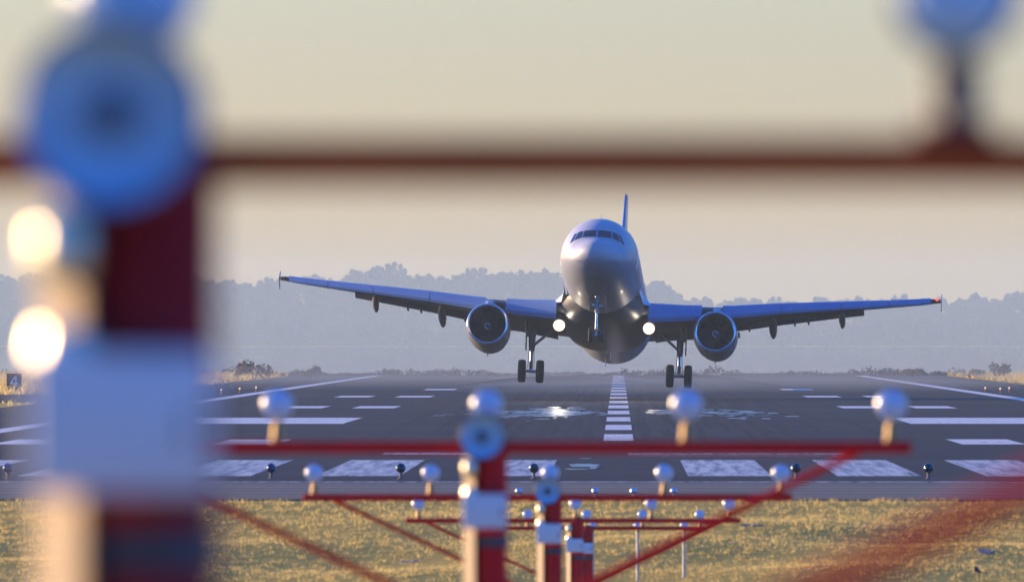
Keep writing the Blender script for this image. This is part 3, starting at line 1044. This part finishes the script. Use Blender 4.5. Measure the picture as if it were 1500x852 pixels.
# wings
def foil(xle, yle, zle, chord, t, inc, n=14):
    """closed aerofoil ring at one span station"""
    up, lo = [], []
    for i in range(n + 1):
        c = 0.5 * (1 - math.cos(PI * i / n))
        th = 5 * t * (0.2969 * math.sqrt(c) - 0.126 * c - 0.3516 * c**2 + 0.2843 * c**3 - 0.1030 * c**4)
        cam_ = 0.016 * (4 * c * (1 - c))
        up.append((c, cam_ + th)); lo.append((c, cam_ - th))
    pts = up + lo[-2:0:-1]
    out = []
    for c, z in pts:
        yy, zz = c * chord, z * chord
        out.append((xle, yle + yy * math.cos(inc) + zz * math.sin(inc), zle - yy * math.sin(inc) + zz * math.cos(inc)))
    return out


WS = [  # lateral, LE aft, LE z, chord, thickness, incidence deg
    (1.2, 11.25, -1.52, 7.2, 0.145, 3.5), (2.3, 11.80, -1.44, 6.6, 0.14, 3.2), (4.2, 12.78, -1.26, 5.4, 0.13, 2.4), (6.4, 13.93, -0.96, 4.15, 0.118, 1.4), (9.0, 15.28, -0.47, 3.40, 0.113, 0.6),
    (11.5, 16.58, -0.05, 2.70, 0.11, 0.0), (14.0, 17.88, 0.36, 2.05, 0.108, -0.4), (16.0, 18.92, 0.70, 1.62, 0.105, -0.8), (16.75, 19.35, 0.87, 1.45, 0.10, -0.8)]
WA = np.array(WS)


def wst(x):
    return [float(np.interp(x, WA[:, 0], WA[:, k])) for k in range(1, 6)]


def wing_pt(x, c, dz=0.0):
    le, z, ch, t, inc = wst(x)
    i = R(inc)
    return Vector((x, le + c * ch * math.cos(i), z - c * ch * math.sin(i) + dz))


def mirror(mb, sg):
    mb.v = [(sg * p[0], p[1], p[2]) for p in mb.v]
    return mb


for sg in (-1, 1):
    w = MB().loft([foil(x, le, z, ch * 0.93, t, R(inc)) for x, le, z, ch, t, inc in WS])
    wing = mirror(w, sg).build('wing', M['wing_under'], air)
    # drooped leading-edge slats, four panels
    for (x0, x1) in ((2.35, 5.0), (6.05, 9.0), (9.03, 12.0), (12.03, 14.4), (14.43, 16.5)):
        rr = []
        for q in range(7):
            x = x0 + (x1 - x0) * q / 6
            le, z, ch, t, inc = wst(x)
            k = 0.17 * ch + 0.12           # slat depth
            # outer (front) arc and inner arc of a crescent, hinged forward and down
            arc_o = [(-0.16 * k + 0.95 * k, 0.34 * k), (0.30 * k, 0.30 * k), (-0.10 * k, 0.14 * k), (-0.36 * k, -0.14 * k), (-0.42 * k, -0.42 * k), (-0.30 * k, -0.60 * k)]
            arc_i = [(-0.22 * k, -0.54 * k), (-0.20 * k, -0.30 * k), (-0.06 * k, -0.02 * k), (0.30 * k, 0.24 * k)]
            rr.append([(x, le + a, z + 0.01 + b) for a, b in arc_o + arc_i])
        s_ = MB().loft(rr)
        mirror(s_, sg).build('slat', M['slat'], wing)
    # trailing-edge flaps, lowered
    for (x0, x1) in ((2.5, 6.3), (6.45, 13.1)):
        rr = []
        for q in range(6):
            x = x0 + (x1 - x0) * q / 5
            p = wing_pt(x, 0.86, -0.02 + 0.065 * max(0, wst(x)[2] - 3.2))
            ch = 0.235 * wst(x)[2] + 0.16 - 0.10 * max(0, wst(x)[2] - 4.0)
            rr.append(foil(x, p.y, p.z, ch, 0.13, R(15 + wst(x)[4]), 10))
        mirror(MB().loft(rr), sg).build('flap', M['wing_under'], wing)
    # flap track fairings
    for (x, ln, rad, drop) in ((12.0, 2.5, 0.17, 0.30), (8.5, 3.3, 0.21, 0.44), (4.0, 3.2, 0.17, 0.22)):
        p0 = wing_pt(x, 0.48, -0.16)
        pf = [(0.03, 0), (rad * 0.6, ln * 0.10), (rad, ln * 0.30), (rad, ln * 0.60), (rad * 0.72, ln * 0.82), (0.02, ln)]
        rr = []
        for r_, tt in pf:
            f_ = tt / ln
            cy, cz = p0.y + tt, p0.z - 0.06 - drop * f_ ** 1.4 - 0.10 * f_
            rr.append([(x + r_ * math.cos(2 * PI * k / 16), cy, cz + r_ * 1.5 * math.sin(2 * PI * k / 16)) for k in range(16)])
        mirror(MB().loft(rr), sg).build('flap_fairing', M['fairing'], wing)
    for x in (10.3, 9.6, 7.3):
        p0 = wing_pt(x, 0.90, -0.18)
        mirror(MB().rbox((x, p0.y + 0.1, p0.z - 0.14), (0.10, 0.6, 0.28), 0.03), sg).build('flap_hinge', M['fairing'], wing)
    # wingtip and its fence
    te = MB().loft([foil(16.76, 19.35, 0.87, 1.34, 0.10, R(-0.8)), foil(17.0, 19.56, 0.90, 1.1, 0.07, R(-0.8))])
    mirror(te, sg).build('wing_tip', M['fin'] if sg > 0 else M['hub'], wing)
    fy0 = 19.5
    tf = MB()
    xx = 17.02
    pl = [(fy0 + 0.05, 0.88), (fy0 + 0.75, 1.32), (fy0 + 1.00, 1.34), (fy0 + 0.92, 0.90), (fy0 + 1.05, 0.42), (fy0 + 0.80, 0.44)]
    tf.loft([[(xx + 0.0, a, b) for a, b in pl], [(xx + 0.035, a, b) for a, b in pl]])
    mirror(tf, sg).build('wingtip_fence', M['fin'], wing, )
    if sg > 0:
        MB().sphere((16.82, 19.36, 0.88), 0.07, 1, 1, 1, 12, 8).build('navigation_light', M['nav_red'], wing)

    # ---- engine
    ex, ez = 5.80, -2.62
    y0 = 11.0
    tilt = R(1.0)
    ax = Vector((0, math.cos(tilt), math.sin(tilt) * 0.0))
    o = (sg * ex, y0, ez)
    nac = MB().lathe([(1.05, 0.02), (1.075, 0.10), (1.11, 0.40), (1.13, 1.0), (1.12, 1.7), (1.06, 2.6), (0.95, 3.5), (0.88, 3.9), (0.83, 3.9), (0.86, 3.2)], o, ax, 56, cap=False)
    eng = nac.build('engine', M['nacelle'], air)
    MB().lathe([(1.052, 0.022), (1.025, -0.035), (0.985, -0.055), (0.94, -0.03), (0.905, 0.06), (0.895, 0.20)], o, ax, 56, cap=False).build('inlet_lip', M['lip'], eng)
    MB().lathe([(0.895, 0.20), (0.885, 0.5), (0.90, 0.95)], o, ax, 56, cap=False).build('inlet_duct', M['duct'], eng)
    MB().lathe([(0.905, 0.96), (0.02, 0.98)], o, ax, 48, cap=False).build('fan_hub', M['dark'], eng)
    fb = MB()
    for k in range(24):
        a0 = 2 * PI * k / 24
        for j in range(3):
            r0, r1 = 0.26 + 0.21 * j, 0.26 + 0.21 * (j + 1)
            t0, t1 = a0 + 0.05 * j, a0 + 0.05 * (j + 1)
            def P(r_, a_, yy): return Vector((o[0] + r_ * math.cos(a_), y0 + yy, ez + r_ * math.sin(a_)))
            fb.add([P(r0, t0, 0.72), P(r0, t0 + 0.20, 0.86), P(r1, t1 + 0.20, 0.86), P(r1, t1, 0.72)], [(0, 1, 2, 3)])
    fb.build('fan', M['fan'], eng)
    sp = MB().lathe([(0.005, 0.36), (0.08, 0.44), (0.17, 0.58), (0.25, 0.74), (0.265, 0.86)], o, ax, 28)
    spn = sp.build('spinner', M['spinner'], eng)
    sw = MB()
    for q in range(16):   # the white spiral painted on the spinner
        a0, a1 = q * 0.30, (q + 1) * 0.30
        tq = 0.02 + 0.012 * q
        def S(rad, a_): return Vector((o[0] + rad * math.cos(a_), y0 + float(np.interp(rad, [0, 0.08, 0.17, 0.25], [0.36, 0.44, 0.58, 0.74])) - 0.012, ez + rad * math.sin(a_)))
        r0, r1 = 0.07 + 0.004 * q, 0.07 + 0.004 * (q + 1)
        sw.add([S(r0, a0), S(r0 + 0.05, a0), S(r1 + 0.05, a1), S(r1, a1)], [(0, 1, 2, 3)])
    sw.build('spiral_mark', M['box'], spn)
    MB().lathe([(0.80, 3.3), (0.74, 4.1), (0.52, 4.8), (0.46, 4.8), (0.05, 5.6)], o, ax, 36, cap=False).build('exhaust_nozzle', M['hub'], eng)
    pr = []
    for (yy, zt, zb_, hw) in ((11.9, ez + 1.24, ez + 1.0, 0.10), (12.6, ez + 1.50, ez + 0.9, 0.22), (13.6, ez + 1.66, ez + 0.8, 0.24), (15.0, ez + 1.55, ez + 0.6, 0.22), (17.0, ez + 1.4, ez + 0.9, 0.08)):
        pr.append([(sg * ex - hw, yy, zb_), (sg * ex + hw, yy, zb_), (sg * ex + hw, yy, zt - 0.06), (sg * ex + hw * 0.6, yy, zt), (sg * ex - hw * 0.6, yy, zt), (sg * ex - hw, yy, zt - 0.06)])
    MB().loft(pr).build('pylon', M['nacelle'], eng)
    # drain mast below, strakes at the side
    MB().rbox((sg * ex, y0 + 1.7, ez - 1.27), (0.05, 0.3, 0.16), 0.015).build('drain_mast', M['ring'], eng)
    ca = R(38)
    sk_r = Matrix.Rotation(sg * -ca + (PI / 2 if 0 else 0), 3, 'Y')
    MB().box((sg * (ex - 1.28 * math.cos(ca)), y0 + 1.2, ez + 1.28 * math.sin(ca)), (0.30, 0.8, 0.02), Matrix.Rotation(sg * ca, 3, 'Y')).build('strake', M['nacelle'], eng)

    # ---- main landing gear
    gx, gy, gzz = 3.80, 17.7, -3.86
    topz = -1.55
    mg = MB().lathe([(0.19, 0), (0.20, 0.1), (0.17, 0.9), (0.15, 1.25), (0.13, 1.3)], (sg * gx, gy - 0.15, topz), Vector((0, 0.10, -1)), 20)
    mg.box((sg * gx, gy - 0.30, topz - 0.55), (0.10, 0.12, 0.9))
    gear = mg.build('main_landing_gear', M['strut'], air)
    MB().tube((sg * gx, gy - 0.03, topz - 1.28), (sg * gx, gy, gzz), 0.095, 0.095, 16).build('oleo', M['chrome'], gear)
    MB().tube((sg * (gx - 0.62), gy, gzz), (sg * (gx + 0.62), gy, gzz), 0.075, 0.075, 14).build('axle', M['strut'], gear)
    MB().tube((sg * (gx - 0.06), gy - 0.1, topz - 1.0), (sg * (gx - 1.30), gy - 0.2, topz + 0.05), 0.075, 0.06, 12).build('side_brace', M['strut'], gear)
    tl_ = MB()
    tl_.tube((sg * gx, gy - 0.12, topz - 1.12), (sg * gx, gy - 0.42, topz - 1.62), 0.05, 0.04, 10)
    tl_.tube((sg * gx, gy - 0.42, topz - 1.62), (sg * gx, gy - 0.05, gzz + 0.14), 0.04, 0.05, 10)
    tl_.build('torque_link', M['strut'], gear)
    for hx in (0.10, -0.10):
        MB().tube((sg * (gx + hx), gy - 0.30, topz - 0.5), (sg * (gx + hx * 1.6), gy - 0.12, gzz + 0.12), 0.016, 0.016, 6).build('brake_hose', M['tyre'], gear)
    MB().rbox((sg * (gx + 0.30), gy - 0.05, topz - 0.55), (0.05, 0.75, 1.3), 0.015).build('gear_door', M['fairing'], gear)
    for wx in (-0.465, 0.465):
        cx = sg * gx + wx
        tr = MB().lathe([(0.26, -0.15), (0.44, -0.195), (0.535, -0.185), (0.578, -0.12), (0.588, 0), (0.578, 0.12), (0.535, 0.185), (0.44, 0.195), (0.26, 0.15)], (cx, gy, gzz), (1, 0, 0), 40, cap=False)
        for gr in (-0.07, 0.0, 0.07):
            pass
        wh = tr.build('wheel', M['tyre'], gear)
        MB().lathe([(0.27, -0.15), (0.22, -0.10), (0.10, -0.12), (0.10, 0.12), (0.22, 0.10), (0.27, 0.15)], (cx, gy, gzz), (1, 0, 0), 28).build('rim', M['hub'], wh)
    # landing lights hanging under the wing root
    lx, ly, lz = (2.20 if sg < 0 else 2.38), 12.3, -2.37
    ho = MB().lathe([(0.08, 0.28), (0.25, 0.18), (0.305, 0.04), (0.305, -0.16)], (sg * lx, ly, lz), (0, 1, 0), 24, cap=False)
    ho.tube((sg * lx, ly + 0.15, lz), (sg * lx, ly + 0.4, lz + 0.75), 0.04, 0.04, 8)
    lo_ = ho.build('landing_light', M['strut'], air)
    ln_ = MB().lathe([(0.30, 0.0), (0.22, -0.01), (0.10, -0.018), (0.003, -0.02)], (sg * lx, ly, lz), (0, 1, 0), 32, cap=False).build('lens', M['light'], lo_)
    uvl = ln_.data.uv_layers.new(name='UVMap')
    for lp in ln_.data.loops:
        cc = ln_.data.vertices[lp.vertex_index].co
        uvl.data[lp.index].uv = (math.hypot(cc.x - sg * lx, cc.z - lz) / 0.30, 0.5)
    # the beam of the landing light, thrown a little down the runway
    bl_ = bpy.data.lights.new('landing_beam', 'SPOT')
    bl_.energy = 1800; bl_.spot_size = R(15); bl_.spot_blend = 1.0; bl_.shadow_soft_size = 0.2; bl_.color = (1.0, 0.88, 0.70)
    bo = bpy.data.objects.new('landing_beam', bl_); COL.objects.link(bo); bo.parent = lo_
    bo.location = (sg * lx, ly - 0.30, lz)
    bo.rotation_euler = (R(90 - 11.0), 0, R(180))
    # tailplane
    tp = MB().loft([foil(0.5, 32.0, 0.95, 4.2, 0.10, 0), foil(1.2, 32.4, 1.02, 3.9, 0.10, 0), foil(6.2, 35.6, 1.55, 1.6, 0.09, 0)])
    mirror(tp, sg).build('tailplane', M['wing_under'], air)
    # wing root fillet light strip
    MB().loft([[(sg * x, y, z) for x, y, z in ring] for ring in (
        [(1.93, 9.9, -0.95), (1.98, 9.9, -0.72), (1.90, 9.9, -0.75)], [(2.10, 11.3, -1.30), (2.0, 11.3, -0.70), (1.90, 11.3, -0.9)], [(2.55, 12.0, -1.25), (2.02, 12.2, -0.68), (1.9, 12.2, -1.0)], [(2.5, 13.4, -1.0), (2.0, 13.6, -0.7), (1.9, 13.6, -1.0)])]).build('wing_root_fillet', M['box'], air)

# fin
ff = []
for z, le, ch in ((1.9, 28.4, 6.6), (2.6, 29.3, 5.7), (5.2, 31.4, 4.1), (8.2, 33.75, 2.35), (8.45, 34.15, 1.9)):
    ff.append([(p[2], p[1], z) for p in foil(0, le, 0, ch, 0.10, 0)])
# foil() lies in y-z: turn it upright
ff2 = []
for z, le, ch in ((1.9, 28.4, 6.6), (2.6, 29.3, 5.7), (5.2, 31.4, 4.1), (8.2, 33.75, 2.35), (8.45, 34.15, 1.9)):
    ring = foil(0, le, 0, ch, 0.085, 0)
    ff2.append([(p[2] - 0.016 * ch * 0, p[1], z) for p in ring])
MB().loft(ff2).build('tail_fin', M['fin'], air)

# nose landing gear
nx, ny, nz = 0.0, 5.1, -4.02
ng = MB().lathe([(0.12, 0), (0.13, 0.05), (0.11, 0.9), (0.10, 0.95)], (0, ny - 0.15, -1.95), Vector((0, 0.06, -1)), 18)
ng.tube((0, ny - 0.1, -2.7), (0, ny + 0.95, -1.95), 0.05, 0.05, 10)
ngo = ng.build('nose_landing_gear', M['strut'], air)
MB().tube((0, ny - 0.08, -2.88), (0, ny, nz), 0.062, 0.062, 14).build('oleo', M['chrome'], ngo)
MB().tube((-0.34, ny, nz), (0.34, ny, nz), 0.05, 0.05, 12).build('axle', M['strut'], ngo)
for sx in (-1, 1):
    wh = MB().lathe([(0.17, -0.09), (0.30, -0.11), (0.36, -0.08), (0.382, 0), (0.36, 0.08), (0.30, 0.11), (0.17, 0.09)], (sx * 0.27, ny, nz), (1, 0, 0), 32, cap=False).build('wheel', M['tyre'], ngo)
    MB().lathe([(0.175, -0.085), (0.08, -0.06), (0.08, 0.06), (0.175, 0.085)], (sx * 0.27, ny, nz), (1, 0, 0), 24).build('rim', M['hub'], wh)
    tl = MB().lathe([(0.03, 0.14), (0.10, 0.06), (0.11, 0.0)], (sx * 0.22, ny - 0.28, -2.52 - 0.02 * sx), (0, 1, 0), 18, cap=False)
    tl.tube((sx * 0.22, ny - 0.18, -2.52), (0, ny - 0.12, -2.52), 0.03, 0.03, 8)
    to = tl.build('taxi_light', M['strut'], ngo)
    MB().lathe([(0.105, 0.0), (0.06, -0.02), (0.003, -0.03)], (sx * 0.22, ny - 0.28, -2.52 - 0.02 * sx), (0, 1, 0), 18, cap=False).build('lens', M['lens'], to)
    MB().rbox((sx * 0.42, ny + 0.2, -2.35), (0.03, 1.5, 0.62), 0.01, Matrix.Rotation(sx * R(-8), 3, 'Y')).build('gear_door', M['fairing'], ngo)
tk = MB()
tk.tube((0, ny - 0.12, -2.85), (0, ny - 0.38, -3.3), 0.035, 0.03, 8)
tk.tube((0, ny - 0.38, -3.3), (0, ny - 0.05, -3.85), 0.03, 0.035, 8)
tk.build('torque_link', M['strut'], ngo)

# aerials and probes
MB().tube((0, 5.6, 1.98), (0, 5.75, 2.42), 0.015, 0.006, 8).build('aerial', M['pole'], air)
MB().rbox((0, 9, 2.17), (0.03, 0.35, 0.30), 0.012).build('blade_aerial', M['box'], air)
MB().rbox((0.1, 21.5, -2.25), (0.04, 0.4, 0.42), 0.012).build('blade_aerial', M['box'], air)
MB().rbox((-0.25, 24, -2.22), (0.04, 0.35, 0.36), 0.012).build('blade_aerial', M['box'], air)
for sx in (-1, 1):
    for (x, z) in ((0.98, -0.55), (0.80, -1.0)):
        yy = skin_y(x, z)
        MB().tube((sx * x, yy + 0.05, z), (sx * (x + 0.10), yy - 0.05, z - 0.02), 0.018, 0.014, 8).tube((sx * (x + 0.10), yy + 0.02, z - 0.02), (sx * (x + 0.12), yy - 0.22, z - 0.02), 0.014, 0.008, 8).build('pitot_probe', M['chrome'], air)

# ------------------------------------------------------------------ exhaust behind the aircraft
def vol(name, col, dens):
    m = bpy.data.materials.new(name); m.use_nodes = True
    tt = m.node_tree; tt.nodes.remove(tt.nodes['Principled BSDF'])
    v = tt.nodes.new('ShaderNodeVolumePrincipled')
    v.inputs['Color'].default_value = (*col, 1); v.inputs['Density'].default_value = dens
    v.inputs['Density Attribute'].default_value = ''; v.inputs['Anisotropy'].default_value = 0.0
    tt.links.new(v.outputs[0], tt.nodes['Material Output'].inputs['Volume'])
    try: m.cycles.homogeneous_volume = True
    except Exception: pass
    return m


ex = MB()
re_ = random.Random(31)
# low mist blown along the runway, and the wakes of the two engines rising behind it
for (c, r_) in (((0, 1190, 0.2), (60, 190, 1.5)), ((-16, 1150, 0.3), (17, 140, 1.9)), ((10, 1080, 0.3), (15, 140, 2.1)), ((26, 1200, 0.2), (20, 150, 2.0)), ((0, 1010, 0.4), (9, 110, 2.0)), ((-36, 1220, 0.2), (16, 130, 1.5))):
    rings_ = []
    for i in range(25):          # a low mound that thins out towards its rim
        q = 1 - i / 24.0
        rr = max(1e-3, q)
        rings_.append([(c[0] + 1.3 * r_[0] * rr * math.cos(2 * PI * k / 72), c[1] + 1.2 * r_[1] * rr * math.sin(2 * PI * k / 72), 0.03 + r_[2] * (1 - q * q) ** 2) for k in range(72)])
    ex.loft(rings_)
tag(ex.build('exhaust_mist', vol('exhaust_mist', (0.40, 0.47, 0.50), 0.0030)), 'grey mist blown up by the engines low over the runway behind the aircraft', 'mist', kind='stuff')

# ------------------------------------------------------------------ haze
hz = MB().box((0, 6800, 28), (8000, 14400, 76))
hm = bpy.data.materials.new('haze')
hm.use_nodes = True
t = hm.node_tree
t.nodes.remove(t.nodes['Principled BSDF'])
pv = t.nodes.new('ShaderNodeVolumePrincipled')
pv.inputs['Color'].default_value = (0.74, 0.95, 0.95, 1)
pv.inputs['Density'].default_value = 0.000068
pv.inputs['Density Attribute'].default_value = ''
pv.inputs['Anisotropy'].default_value = 0.1
t.links.new(pv.outputs[0], t.nodes['Material Output'].inputs['Volume'])
try:
    hm.cycles.homogeneous_volume = True
except Exception:
    pass
ho = hz.build('haze', hm, smooth=False)
tag(ho, 'thin pale haze filling the air over the airfield', 'haze', kind='stuff')
